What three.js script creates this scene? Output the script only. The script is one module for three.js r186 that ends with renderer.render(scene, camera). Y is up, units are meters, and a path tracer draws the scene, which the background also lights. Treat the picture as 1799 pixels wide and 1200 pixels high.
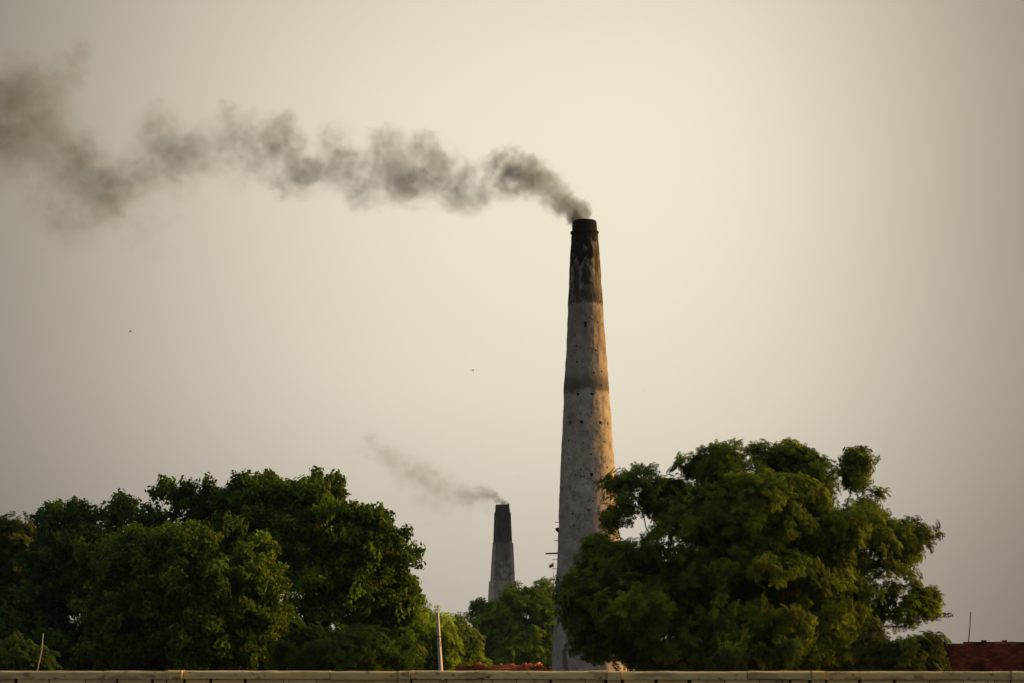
import * as THREE from 'three';
import { mergeGeometries } from 'three/addons/utils/BufferGeometryUtils.js';
import { Brush, Evaluator, SUBTRACTION } from 'three-bvh-csg';

// ───────────────────────── camera, sky, sun, exposure
const scene = new THREE.Scene();
const EXPOSURE = 1.7, EYE = 1.8, PITCH = THREE.MathUtils.degToRad(8.5), FOV = 18;
const camera = new THREE.PerspectiveCamera(FOV, 1799 / 1200, 0.5, 4000);
camera.position.set(0, EYE, 0);
camera.rotation.set(PITCH, 0, 0);
camera.focus = 120; camera.userData.fStop = 8;
camera.updateMatrixWorld(true);

const SUN = new THREE.Vector3().setFromSphericalCoords(1, THREE.MathUtils.degToRad(90 - 11), THREE.MathUtils.degToRad(180 - 74)); // about 74 degrees right of the view, low
const sunLight = new THREE.DirectionalLight(new THREE.Color().setRGB(1, 0.47, 0.1), 5);
sunLight.position.copy(SUN).multiplyScalar(300).add(new THREE.Vector3(0, 0, -120));
sunLight.target.position.set(0, 0, -120);
sunLight.castShadow = true;
sunLight.shadow.radius = 45;
sunLight.shadow.mapSize.set(2048, 2048);
Object.assign(sunLight.shadow.camera, { left: -120, right: 120, top: 90, bottom: -60, near: 10, far: 700 });
scene.add(sunLight, sunLight.target);

// Dusty evening air: lens vignette painted in as a bright patch ahead, dimmer round it, brighter again towards the sun.
function makeSky() {
  const W = 2048, H = 1024, d = new Float32Array(W * H * 4), deg = 180 / Math.PI, v = new THREE.Vector3();
  const ss = THREE.MathUtils.smoothstep;
  for (let r = 0; r < H; r++) {
    const el = ((r + 0.5) / H - 0.5) * 180;
    for (let c = 0; c < W; c++) {
      const a = ((c + 0.5) / W - 0.5) * 2 * Math.PI, e = el / deg;
      v.set(Math.cos(a) * Math.cos(e), Math.sin(e), Math.sin(a) * Math.cos(e));
      const az = Math.atan2(v.x, -v.z) * deg;
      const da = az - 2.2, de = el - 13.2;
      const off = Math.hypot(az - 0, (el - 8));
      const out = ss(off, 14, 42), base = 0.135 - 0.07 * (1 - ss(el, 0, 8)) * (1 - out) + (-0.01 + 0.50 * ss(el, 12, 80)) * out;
      let lensFalloff = 0.72 * Math.exp(-Math.pow(Math.abs(da) / (da < 0 ? 14.6 : 10.4), 2.5)) * Math.exp(-Math.pow(Math.abs(de) / (de < 0 ? 17 : 12), 2));
      lensFalloff *= 1 + 0.045 * (fbm(az * 0.22 + 40, el * 0.4, 3, 4) - 0.5);   // faint unevenness of the dust
      const toSun = Math.acos(THREE.MathUtils.clamp(v.dot(SUN), -1, 1)) * deg;
      const glow = 0.85 * Math.exp(-Math.pow(toSun / 36, 2));
      const L = base + lensFalloff;
      const k = (r * W + c) * 4;
      const warm = 1 - ss(el, 1, 15);                       // a little pinker near the horizon
      const q = 1 / EXPOSURE; const g2 = 0.922 - 0.012 * warm + 0.075 * out, b2 = 0.735 + 0.015 * warm + 0.29 * out;   // cooler away from the sun
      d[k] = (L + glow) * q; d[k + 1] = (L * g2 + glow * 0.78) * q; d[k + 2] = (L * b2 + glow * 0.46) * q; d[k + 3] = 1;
    }
  }
  const t = new THREE.DataTexture(d, W, H, THREE.RGBAFormat, THREE.FloatType);
  t.mapping = THREE.EquirectangularReflectionMapping; t.minFilter = t.magFilter = THREE.LinearFilter; t.needsUpdate = true;
  return t;
}
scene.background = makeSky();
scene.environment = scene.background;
scene.fog = new THREE.FogExp2(new THREE.Color().setRGB(0.34, 0.58, 1), 0.00009);

const renderer = new THREE.WebGLRenderer({ antialias: true });
renderer.toneMapping = THREE.LinearToneMapping;
renderer.toneMappingExposure = EXPOSURE;
renderer.shadowMap.enabled = true;
renderer.shadowMap.type = THREE.PCFSoftShadowMap;

// ───────────────────────── helpers
const V = (x, y, z) => new THREE.Vector3(x, y, z);
const F = 600 / Math.tan(THREE.MathUtils.degToRad(FOV / 2));
function at(px, py, depth) {                       // a point of the photograph, at that many metres ahead
  const v = V((px - 899.5) / F, (600 - py) / F, -1).applyEuler(camera.rotation);
  return v.multiplyScalar(depth / -v.z).add(camera.position);
}
const mpp = (depth) => depth / F;                  // metres per pixel of the photograph
function rng(seed) { let s = seed | 0; return () => { s = (s + 0x6d2b79f5) | 0; let t = Math.imul(s ^ (s >>> 15), 1 | s); t = (t + Math.imul(t ^ (t >>> 7), 61 | t)) ^ t; return ((t ^ (t >>> 14)) >>> 0) / 4294967296; }; }
function hash3(x, y, z) { let h = Math.imul(x, 374761393) ^ Math.imul(y, 668265263) ^ Math.imul(z, 2147483647 ^ 0x5bd1e995); h = Math.imul(h ^ (h >>> 13), 1274126177); return ((h ^ (h >>> 16)) >>> 0) / 4294967296; }
function noise3(x, y, z) {
  const X = Math.floor(x), Y = Math.floor(y), Z = Math.floor(z); x -= X; y -= Y; z -= Z;
  const u = x * x * (3 - 2 * x), v = y * y * (3 - 2 * y), w = z * z * (3 - 2 * z), L = (a, b, t) => a + (b - a) * t;
  return L(L(L(hash3(X, Y, Z), hash3(X + 1, Y, Z), u), L(hash3(X, Y + 1, Z), hash3(X + 1, Y + 1, Z), u), v),
    L(L(hash3(X, Y, Z + 1), hash3(X + 1, Y, Z + 1), u), L(hash3(X, Y + 1, Z + 1), hash3(X + 1, Y + 1, Z + 1), u), v), w);
}
function fbm(x, y, z, o = 4) { let s = 0, a = 0.5, n = 0; for (let i = 0; i < o; i++) { s += a * noise3(x, y, z); n += a; a *= 0.5; x = x * 2.03 + 7.1; y = y * 2.03 + 3.7; z = z * 2.03 + 1.3; } return s / n; }
const sst = THREE.MathUtils.smoothstep, lerp = THREE.MathUtils.lerp, clamp = THREE.MathUtils.clamp;
const enc = (c) => 255 * (c <= 0.0031308 ? 12.92 * c : 1.055 * Math.pow(c, 1 / 2.4) - 0.055);

const used = new Map();
function numbered(name) { const n = used.get(name) ?? 0; used.set(name, n + 1); return n ? name + '_' + String(n).padStart(3, '0') : name; }
function tag(o, label, category, group, kind) { Object.assign(o.userData, { label, category }); if (group) o.userData.group = group; if (kind) o.userData.kind = kind; return o; }
function thing(name, label, category, pos = V(0, 0, 0), group) {
  const g = new THREE.Group(); g.name = numbered(name); g.position.copy(pos); scene.add(g); return tag(g, label, category, group);
}
function part(name, geo, mat, parent, kind) {
  const m = new THREE.Mesh(geo, mat); m.name = name; m.castShadow = m.receiveShadow = true; if (kind) m.userData.kind = kind; parent.add(m); return m;
}
function structure(name, geo, mat) { const m = part(name, geo, mat, scene, 'structure'); return m; }
const rgb = (r, g, b) => new THREE.Color().setRGB(r, g, b);
const std = (r, g, b, rough = 0.9, more = {}) => new THREE.MeshPhysicalMaterial({ color: rgb(r, g, b), roughness: rough, specularIntensity: 0.2, ...more });
// texture from f(u, v) -> [r, g, b] linear
function colourMap(W, H, f) {
  const d = new Uint8Array(W * H * 4);
  for (let y = 0; y < H; y++) for (let x = 0; x < W; x++) { const c = f((x + 0.5) / W, (y + 0.5) / H), k = (y * W + x) * 4; d[k] = enc(clamp(c[0], 0, 1)); d[k + 1] = enc(clamp(c[1], 0, 1)); d[k + 2] = enc(clamp(c[2], 0, 1)); d[k + 3] = 255; }
  const t = new THREE.DataTexture(d, W, H); t.colorSpace = THREE.SRGBColorSpace; t.wrapS = t.wrapT = THREE.RepeatWrapping; t.magFilter = THREE.LinearFilter; t.minFilter = THREE.LinearFilter; t.needsUpdate = true; return t;
}
function greyMap(W, H, f) {
  const d = new Uint8Array(W * H * 4);
  for (let y = 0; y < H; y++) for (let x = 0; x < W; x++) { const c = 255 * clamp(f((x + 0.5) / W, (y + 0.5) / H), 0, 1), k = (y * W + x) * 4; d[k] = d[k + 1] = d[k + 2] = c; d[k + 3] = 255; }
  const t = new THREE.DataTexture(d, W, H); t.wrapS = t.wrapT = THREE.RepeatWrapping; t.magFilter = THREE.LinearFilter; t.minFilter = THREE.LinearFilter; t.needsUpdate = true; return t;
}
function rod(a, b, r0, r1, sides = 8) {            // tapered rod from a to b
  const d = b.clone().sub(a), g = new THREE.CylinderGeometry(r1, r0, d.length(), sides);
  g.applyQuaternion(new THREE.Quaternion().setFromUnitVectors(V(0, 1, 0), d.clone().normalize()));
  const m = a.clone().add(b).multiplyScalar(0.5); g.translate(m.x, m.y, m.z); return g;
}
function triangles(pos) { const g = new THREE.BufferGeometry(); g.setAttribute('position', new THREE.Float32BufferAttribute(pos, 3)); g.computeVertexNormals(); return g; }

// ───────────────────────── ground
{
  const t = colourMap(512, 512, (u, v) => { const n = periodic(u, v, 8), m = periodic(u, v, 40); const k = 0.7 + 0.6 * n; return [0.07 * k + 0.02 * m, 0.06 * k + 0.018 * m, 0.034 * k + 0.01 * m]; });
  t.repeat.set(85, 85);
  const g = new THREE.PlaneGeometry(1700, 1700); g.rotateX(-Math.PI / 2);
  structure('ground', g, new THREE.MeshStandardMaterial({ map: t, roughness: 1 }));
}
function periodic(u, v, f) {                        // noise that repeats at the edge of the tile
  const L = (a, b, t) => a + (b - a) * t, n = (x, y) => fbm(x * f, y * f, f, 3), bu = sst(u, 0.8, 1), bv = sst(v, 0.8, 1);
  return L(L(n(u, v), n(u - 1, v), bu), L(n(u, v - 1), n(u - 1, v - 1), bu), bv);
}

// ───────────────────────── the tall round chimney
const CH_D = 140;
const chimney = (() => {
  const base = at(1037, 1165, CH_D); base.y = 0;
  const t = thing('brick_kiln_chimney', 'tall tapering round kiln chimney, soot-black at the top, smoking above the big neem tree', 'chimney', base);
  const yAt = (py) => at(1030, py, CH_D).y, s = mpp(CH_D) * 1.008;
  // half widths measured down the photograph
  const prof = [[1215, 69], [1180, 66.5], [1100, 61.5], [960, 53.5], [843, 48.4], [760, 43.6], [700, 40.3], [697, 40.0], [691, 40.4], [650, 37.3], [600, 34.0], [543, 30.9], [538, 30.6], [460, 26.4], [425, 24.4], [414, 23.6]];
  const R = (h) => { for (let i = 0; i < prof.length - 1; i++) { const a = yAt(prof[i][0]), b = yAt(prof[i + 1][0]); if (h <= b || i === prof.length - 2) { const k = (h - a) / (b - a); return lerp(prof[i][1], prof[i + 1][1], k) * s; } } };
  const H1 = yAt(388), Hc = yAt(413);
  // closed skin: up the outside, over the rim, down the flue
  const rings = [];
  const N = 120;
  rings.push([0, 0]);
  for (let i = 0; i <= N; i++) { const h = Hc * i / N; rings.push([h, R(Math.max(h, yAt(1214)))]); }
  const cap = (py, w) => rings.push([yAt(py), w * s]);
  cap(411.5, 23.2); cap(406, 22.4); cap(396, 21.9); cap(391, 21.5); cap(388.6, 20.4); cap(388, 19.6); cap(388.3, 16.2); cap(420, 16.4); cap(520, 17);
  rings.push([yAt(520), 0]);
  const M = 128, pos = [], uv = [], idx = [];
  rings.forEach(([h, r], i) => {
    for (let j = 0; j <= M; j++) {
      const a = (j / M) * Math.PI * 2, ca = Math.sin(a), sa = Math.cos(a);
      const outer = i > 0 && i <= N + 3;
      const rr = outer ? r * (1 + 0.012 * (fbm(ca * 2 + 9, h * 0.55, sa * 2, 3) - 0.5)) + 0.10 * (fbm(ca * 5, h * 1.5, sa * 5, 3) - 0.5) * (i <= N ? 1 : 0.4) : r;
      pos.push(ca * rr, h, sa * rr); uv.push(j / M, h / H1);
    }
  });
  for (let i = 0; i < rings.length - 1; i++) for (let j = 0; j < M; j++) { const a = i * (M + 1) + j, b = a + 1, c = a + M + 1, d = c + 1; idx.push(a, b, d, a, d, c); }
  const g = new THREE.BufferGeometry(); g.setAttribute('position', new THREE.Float32BufferAttribute(pos, 3)); g.setAttribute('uv', new THREE.Float32BufferAttribute(uv, 2)); g.setIndex(idx); g.computeVertexNormals();
  // putlog holes left by the scaffolding, cut into the skin
  const holes = [], r = rng(5);
  const hole = (px, py, w, hh) => {
    const h = yAt(py), cx = lerp(1024.5, 1034, (py - 390) / 790), x = (px - cx) * s, rad = R(h), ang = Math.asin(clamp(x / rad, -0.97, 0.97));
    const b = new THREE.BoxGeometry(w, hh, 0.7); b.translate(0, 0, rad - 0.05); b.rotateY(ang); b.translate(0, h, 0); holes.push(b);
  };
  [[998, 746, .2, .2], [1018, 746, .22, .2], [1051, 747, .19, .19], [1064, 747, .12, .16], [1071, 746, .1, .15], [1035, 838, .2, .22], [1012, 697, .17, .17], [1036, 697, .18, .16], [1025, 575, .16, .4], [1056, 572, .12, .12], [1047, 571, .09, .1],
    [1022, 841, .12, .12], [1062, 825, .13, .13], [1017, 841, .1, .12], [1010, 640, .12, .12], [1043, 620, .12, .12], [1005, 612, .11, .11], [1016, 829, .09, .1], [1039, 660, .11, .11], [1003, 905, .12, .12], [1030, 900, .13, .12], [1008, 838, .1, .1], [1057, 780, .1, .1], [995, 777, .12, .12], [1064, 835, .1, .1]].forEach((a) => hole(...a));
  for (let k = 0; k < 14; k++) hole(990 + r() * 70, 560 + r() * 420, 0.06 + r() * 0.05, 0.06 + r() * 0.05);
  let skin = g;
  const ev = new Evaluator(); ev.attributes = ['position', 'normal', 'uv']; ev.useGroups = false;
  const hb = mergeGeometries(holes);
  skin = ev.evaluate(new Brush(g), new Brush(hb), SUBTRACTION).geometry;
  // plaster, weathering and soot with their ragged outlines
  const Yof = (h) => { let lo = 380, hi = 1230; for (let k = 0; k < 30; k++) { const m = (lo + hi) / 2; if (yAt(m) > h) lo = m; else hi = m; } return lo; };
  const TW = 1024, TH = 2048, rowY = []; for (let k = 0; k < TH; k++) rowY.push(Yof((k + 0.5) / TH * H1));
  const col = colourMap(TW, TH, (u, v) => {
    const a = u * Math.PI * 2, ca = Math.sin(a), sa = Math.cos(a), h = v * H1, y = rowY[Math.min(TH - 1, Math.floor(v * TH))];
    const rad = (y < 700 ? 1.2 : 1.8), X = ca * rad, Z = sa * rad;
    const big = fbm(X * 0.7 + 3, h * 0.5, Z * 0.7, 4), mid = fbm(X * 2.4, h * 1.6, Z * 2.4 + 5, 4), fine = fbm(X * 9, h * 8, Z * 9, 3), streak = fbm(X * 2.6, h * 0.75, Z * 2.6 + 2, 4);
    let g0 = 0.30 + 0.17 * (mid - 0.5) + 0.16 * (big - 0.5) + 0.12 * (fine - 0.5);
    g0 *= 1 - 0.06 * Math.max(0, Math.sin(h * 5.2)) ;                       // faint lifts of the plaster coats
    let c = [g0, g0 * 0.99, g0 * 0.95];
    // dark lichen / soot blotches with hard outlines
    const blot = sst(fbm(X * 3.1 + 40, h * 2.3, Z * 3.1, 5), 0.55, 0.72) * (0.2 + 0.6 * sst(big, 0.38, 0.6));
    const pit = sst(fbm(X * 7 + 11, h * 6, Z * 7, 3), 0.66, 0.72);
    let dark = clamp(0.42 * blot + 0.36 * pit, 0, 0.7);
    const w = (mid - 0.5) * 26 + (fine - 0.5) * 12 + (big - 0.5) * 14;
    // sooty bands
    const band = (y0, y1, f0, f1, k) => k * sst(y + w, y0 - f0, y0 + f0) * (1 - sst(y + w * 0.45, y1 - f1, y1 + f1));
    dark = Math.max(dark, band(660, 691, 16, 5, 0.62), band(575, 660, 40, 12, 0.18), band(508, 538, 12, 5, 0.8));
    dark = Math.max(dark, 0.30 * (1 - sst(y + w, 560, 720)), (0.6 + 0.28 * sst(streak, 0.40, 0.62)) * (1 - sst(y + w * 1.1, 528, 548)));
    const mX = X - 0.05 * rad, patch = 1 - Math.hypot(mX / 0.62, (h - yAt(492)) / 1.05); if (Z > 0) dark = Math.max(dark, 0.93 * sst(patch + (mid - 0.5) * 1.6 + (fine - 0.5) * 0.5, 0.0, 0.55));
    // ragged soot that runs down from the mouth
    const run = y + (streak - 0.5) * 95 + (mid - 0.5) * 45 + (fine - 0.5) * 22 + 14 * ca;
    const soot = 0.98 * (1 - sst(run, 452, 472));
    dark = Math.max(dark, soot, 0.99 * (1 - sst(y + (fine - 0.5) * 10, 412, 420)));
    // old plaster patches left pale in the soot
    const scab = sst(fbm(X * 2.8 + 70, h * 2.4, Z * 2.8, 5), 0.57, 0.66) * sst(y, 415, 430) * (1 - sst(y, 530, 545));
    dark -= 0.3 * scab;
    dark = clamp(dark, 0, 0.985);
    if (Z > 0 && y > 1142 && y < 1200) { const k = (y - 1142) / 38; dark = Math.max(dark, 0.62 * (1 - sst(Math.abs(ca + 0.73 - 0.1 * k + (mid - 0.5) * 0.12), 0.02 + 0.02 * k, 0.06 + 0.02 * k))); }
    const brown = sst(fbm(X * 1.3, h * 0.9, Z * 1.3 + 30, 3), 0.5, 0.7) * 0.35;
    c = [lerp(c[0], c[0] * 1.02, brown), lerp(c[1], c[1] * 0.93, brown), lerp(c[2], c[2] * 0.82, brown)];
    return [lerp(c[0], 0.007, dark), lerp(c[1], 0.0072, dark), lerp(c[2], 0.0074, dark)];
  });
  const bump = greyMap(TW, TH, (u, v) => { const a = u * Math.PI * 2, X = Math.sin(a) * 1.7, Z = Math.cos(a) * 1.7, h = v * H1; return 0.5 * fbm(X * 3.1, h * 3, Z * 3.1, 5) + 0.5 * fbm(X * 1.2, h * 1.2 + 9, Z * 1.2, 2); });
  part('shaft', skin, new THREE.MeshPhysicalMaterial({ map: col, roughness: 0.95, specularIntensity: 0.1, bumpMap: bump, bumpScale: 0.10 }), t);
  // projecting ring below the mouth
  const sootMat = std(0.009, 0.009, 0.009, 0.95);
  const rp = [[22, 414], [24.2, 411.5], [25.4, 409.6], [25.3, 407.6], [23.2, 406], [21, 405.6]].map(([w, y]) => new THREE.Vector2(w * s, yAt(y)));
  part('collar', new THREE.LatheGeometry(rp, 72), sootMat, t);
  // climbing irons and timbers that stick out of the left flank
  const iron = std(0.03, 0.027, 0.025, 0.7, { metalness: 0.3 });
  const leftAt = (py) => { const h = yAt(py); return [h, R(h)]; };
  const rung = (py, len, rr, sag = 0, mat = iron, name = 'rung', az = -1.5) => {
    const [h, rad] = leftAt(py), d = V(Math.sin(az), 0, Math.cos(az));
    const a = d.clone().multiplyScalar(rad - 0.3).setY(h), b = d.clone().multiplyScalar(rad + len * s).setY(h - sag);
    return part(name, rod(a, b, rr, rr * 0.9, 8), mat, t);
  };
  rung(917.5, 6.5, 0.022, 0.01); rung(950.5, 7, 0.028, -0.03); rung(983, 9, 0.02); rung(999.5, 8, 0.024, -0.02); rung(1018.5, 9, 0.024, -0.01); rung(1034.5, 8, 0.024); rung(1049.5, 10, 0.026, 0);
  const timber = std(0.03, 0.022, 0.016, 0.9);
  rung(971.5, 21, 0.055, 0.04, timber, 'timber');
  { const [h, rad] = leftAt(930); const g1 = new THREE.DodecahedronGeometry(0.11, 1); g1.scale(1.2, 1.2, 1); g1.translate(-(rad + 0.06), h, 0.05); const g2 = rod(V(-(rad - 0.2), h - 0.02, 0.05), V(-(rad + 0.2), h + 0.06, 0.05), 0.05, 0.045); const g3 = new THREE.DodecahedronGeometry(0.075, 1); g3.translate(-(rad + 0.02), h - 0.12, 0.05); part('bracket', mergeGeometries([g1, g2.toNonIndexed(), g3]), timber, t); }
  t.rotation.z = 0.0075;                             // it leans a touch to the left
  return t;
})();

// ───────────────────────── the far chimney, square and stepped
{
  const D = 380, base = at(884, 1165, D); base.y = 0;
  const t = thing('stepped_chimney', 'smaller distant chimney of stepped tiers, dark upper half, behind the olive tree', 'chimney', base);
  const s = mpp(D), yAt = (py) => at(884, py, D).y, C = (x) => (x - 884) * s;
  const tier = (name, y0, y1, l0, r0, l1, r1, mat, off = 0) => {           // from y0 (low) up to y1
    const a = yAt(y0), b = yAt(y1), pos = [], uv = [], K = 4, idx = [], rows = 14;
    for (let i = 0; i <= rows; i++) for (let j = 0; j <= K * 8; j++) {
      const k = i / rows, ang = (j / (K * 8)) * Math.PI * 2, seg = Math.PI * 2 / K, m = ((ang + seg / 2) % seg) - seg / 2, oct = 1 / Math.cos(clamp(m, -0.7853, 0.7853));
      const cx = lerp((l0 + r0) / 2, (l1 + r1) / 2, k), w = lerp(r0 - l0, r1 - l1, k) / 2, h = lerp(a, b, k);
      const q = 1.0 + 0.02 * (fbm(Math.sin(ang) * 3, h * 0.5, Math.cos(ang) * 3 + off, 3) - 0.5);
      pos.push(C(cx) + Math.sin(ang) * w * s * oct * q, h, Math.cos(ang) * w * s * oct * q); uv.push(j / (K * 8), h / 30);
    }
    for (let i = 0; i < rows; i++) for (let j = 0; j < K * 8; j++) { const p = i * (K * 8 + 1) + j, q = p + 1, u = p + K * 8 + 1, v = u + 1; idx.push(p, q, v, p, v, u); }
    const top = pos.length / 3; pos.push(C((l1 + r1) / 2), b, 0); uv.push(0.5, b / 30);
    for (let j = 0; j < K * 8; j++) idx.push(rows * (K * 8 + 1) + j, rows * (K * 8 + 1) + j + 1, top);
    let g = new THREE.BufferGeometry(); g.setAttribute('position', new THREE.Float32BufferAttribute(pos, 3)); g.setAttribute('uv', new THREE.Float32BufferAttribute(uv, 2)); g.setIndex(idx); g = g.toNonIndexed(); g.computeVertexNormals();
    return part(name, g, mat, t);
  };
  const hOf = (py) => yAt(py) / 30;
  const bands = [hOf(956), hOf(985), hOf(1015)];
  const map = colourMap(512, 1024, (u, v) => {
    const a = u * Math.PI * 2, X = Math.sin(a), Z = Math.cos(a), h = v * 30;
    const m = fbm(X * 3, h * 0.35, Z * 3, 4), f = fbm(X * 8, h * 1.2, Z * 8, 3);
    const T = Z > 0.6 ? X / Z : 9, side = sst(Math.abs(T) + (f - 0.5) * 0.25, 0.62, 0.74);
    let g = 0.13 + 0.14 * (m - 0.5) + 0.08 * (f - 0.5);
    g += 0.13 * side;                                // lighter tone of angled side faces, painted onto the flanks
    const circ = (px, py, r) => sst(1.25 - Math.hypot((T * 20 + 883 - px) / r, ((h - yAt(py)) / s) / r) + (f - 0.5) * 1.3 + (m - 0.5) * 0.8, 0, 0.5);
    const spots = Math.max(circ(891, 988, 5), circ(880, 990, 3.5), circ(891, 1001, 4), circ(880, 1003, 4), circ(886, 1013, 4), circ(876, 1016, 3), circ(896, 1014, 3));
    if (Z > 0) g += 0.085 * spots * (0.4 + 1.2 * m) + 0.16 * Math.max(0, fbm(X * 14, h * 1.1, 7, 4) - 0.53) * (1 - sst(v, hOf(985), hOf(960)));
    g += 0.12 * sst(v, hOf(1026), hOf(1019) ) * 0 + 0.1 * (1 - sst(v + (m - 0.5) * 0.02, hOf(1024), hOf(1018)));
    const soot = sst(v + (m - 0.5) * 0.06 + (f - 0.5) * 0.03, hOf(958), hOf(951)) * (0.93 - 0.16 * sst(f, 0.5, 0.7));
    return [lerp(g, 0.034, soot), lerp(g * 0.97, 0.035, soot), lerp(g * 0.93, 0.041, soot)];  // soot, its colour lifted and blued to paint in distance haze
  });
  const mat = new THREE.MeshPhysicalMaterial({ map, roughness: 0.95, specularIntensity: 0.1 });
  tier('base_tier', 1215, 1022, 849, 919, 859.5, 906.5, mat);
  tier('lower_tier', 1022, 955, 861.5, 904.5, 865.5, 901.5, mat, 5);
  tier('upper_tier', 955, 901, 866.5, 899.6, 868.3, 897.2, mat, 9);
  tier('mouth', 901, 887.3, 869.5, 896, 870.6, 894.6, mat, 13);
  const chip = new THREE.BoxGeometry(3.2 * s, 2 * s, 2.2); chip.translate(C(893), yAt(886.6), 0); part('broken_rim', chip, std(0.034, 0.035, 0.041), t);  // same haze-lifted soot tone as the tiers
}

// ───────────────────────── smoke: drifting soot flecks
function fleckCluster(seed, n, size) {               // soft knot of flecks, one unit wide
  const r = rng(seed), p = [], g = () => { let s = 0; for (let i = 0; i < 6; i++) s += r(); return (s - 3) * 1.41; };
  for (let i = 0; i < n; i++) {
    const c = V(g(), g(), g()), q = new THREE.Quaternion(g(), g(), g(), g()).normalize(), e = size * (0.6 + 0.8 * r());
    for (let k = 0; k < 3; k++) { const a = k * 2.0944, v = V(Math.cos(a) * e * 0.577, Math.sin(a) * e * 0.577, 0).applyQuaternion(q).add(c); p.push(v.x, v.y, v.z); }
  }
  return triangles(p);
}
const FLECKS = 170, FLECK = 0.05, CLUSTER_AREA = FLECKS * 0.433 * FLECK * FLECK * 1.05 * 0.5;
function smoke(label, puffs, D, seed, fine, dens, colour, deep) {
  const r = rng(seed), g = () => { let s = 0; for (let i = 0; i < 4; i++) s += r(); return (s - 2) * 1.73; }, s = mpp(D), list = [];
  for (const [px, py, rad, tau, soft = 1] of puffs) {
    const near = clamp((px - 150) / 600, 0, 1), R = rad * s * 1.12, sc = R * fine * (0.75 + 0.5 * soft) * lerp(1.5, 1, near), c = at(px, py, D); c.z += g() * R * 0.25 * deep;
    const n = Math.round(tau * dens * lerp(0.8, 0.95, near) * 3.1 * R * R / (CLUSTER_AREA * sc * sc)), fr = 1.15 / Math.sqrt(R * 0.8 + 0.1), cut = lerp(0.75, 0.32, near * (tau > 0.3 ? 1 : 0.4));
    let made = 0, tries = 0;
    while (made < n && tries < n * 14) {
      tries++;
      const u = V(r() * 2 - 1, r() * 2 - 1, r() * 2 - 1).multiplyScalar(1.35), p = u.clone().multiplyScalar(R).add(c);
      const w1 = fbm(p.x * fr * 0.9, p.y * fr * 0.9, p.z * fr * 0.9 + 5, 2) - 0.5;
      const q = fbm(p.x * fr * 1.3 + w1 * 2, p.y * fr * 1.3 + w1 * 2, p.z * fr * 1.1, 5) - 0.5;
      const d = u.length() - q * 2.6;                 // the edge of each billow bulges and folds
      if (1 - sst(d, 1 - cut, 1 + cut * 0.55) < r()) continue;
      made++; list.push([p, sc * (0.6 + 0.8 * r())]);
    }
  }
  const m = new THREE.InstancedMesh(fleckCluster(seed + 1, FLECKS, FLECK), new THREE.MeshPhysicalMaterial({ color: rgb(...colour), roughness: 1, transmission: 0.5, thickness: 0, side: THREE.DoubleSide, specularIntensity: 0 }), list.length);
  m.name = numbered('smoke'); m.castShadow = m.receiveShadow = true;
  const M4 = new THREE.Matrix4(), q = new THREE.Quaternion();
  list.forEach(([p, sc], i) => { q.set(g(), g(), g(), g()).normalize(); M4.compose(p, q, V(sc, sc, sc)); m.setMatrixAt(i, M4); });
  scene.add(m); tag(m, label, 'smoke', null, 'stuff');
  console.log('smoke clusters', list.length);
}
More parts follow.
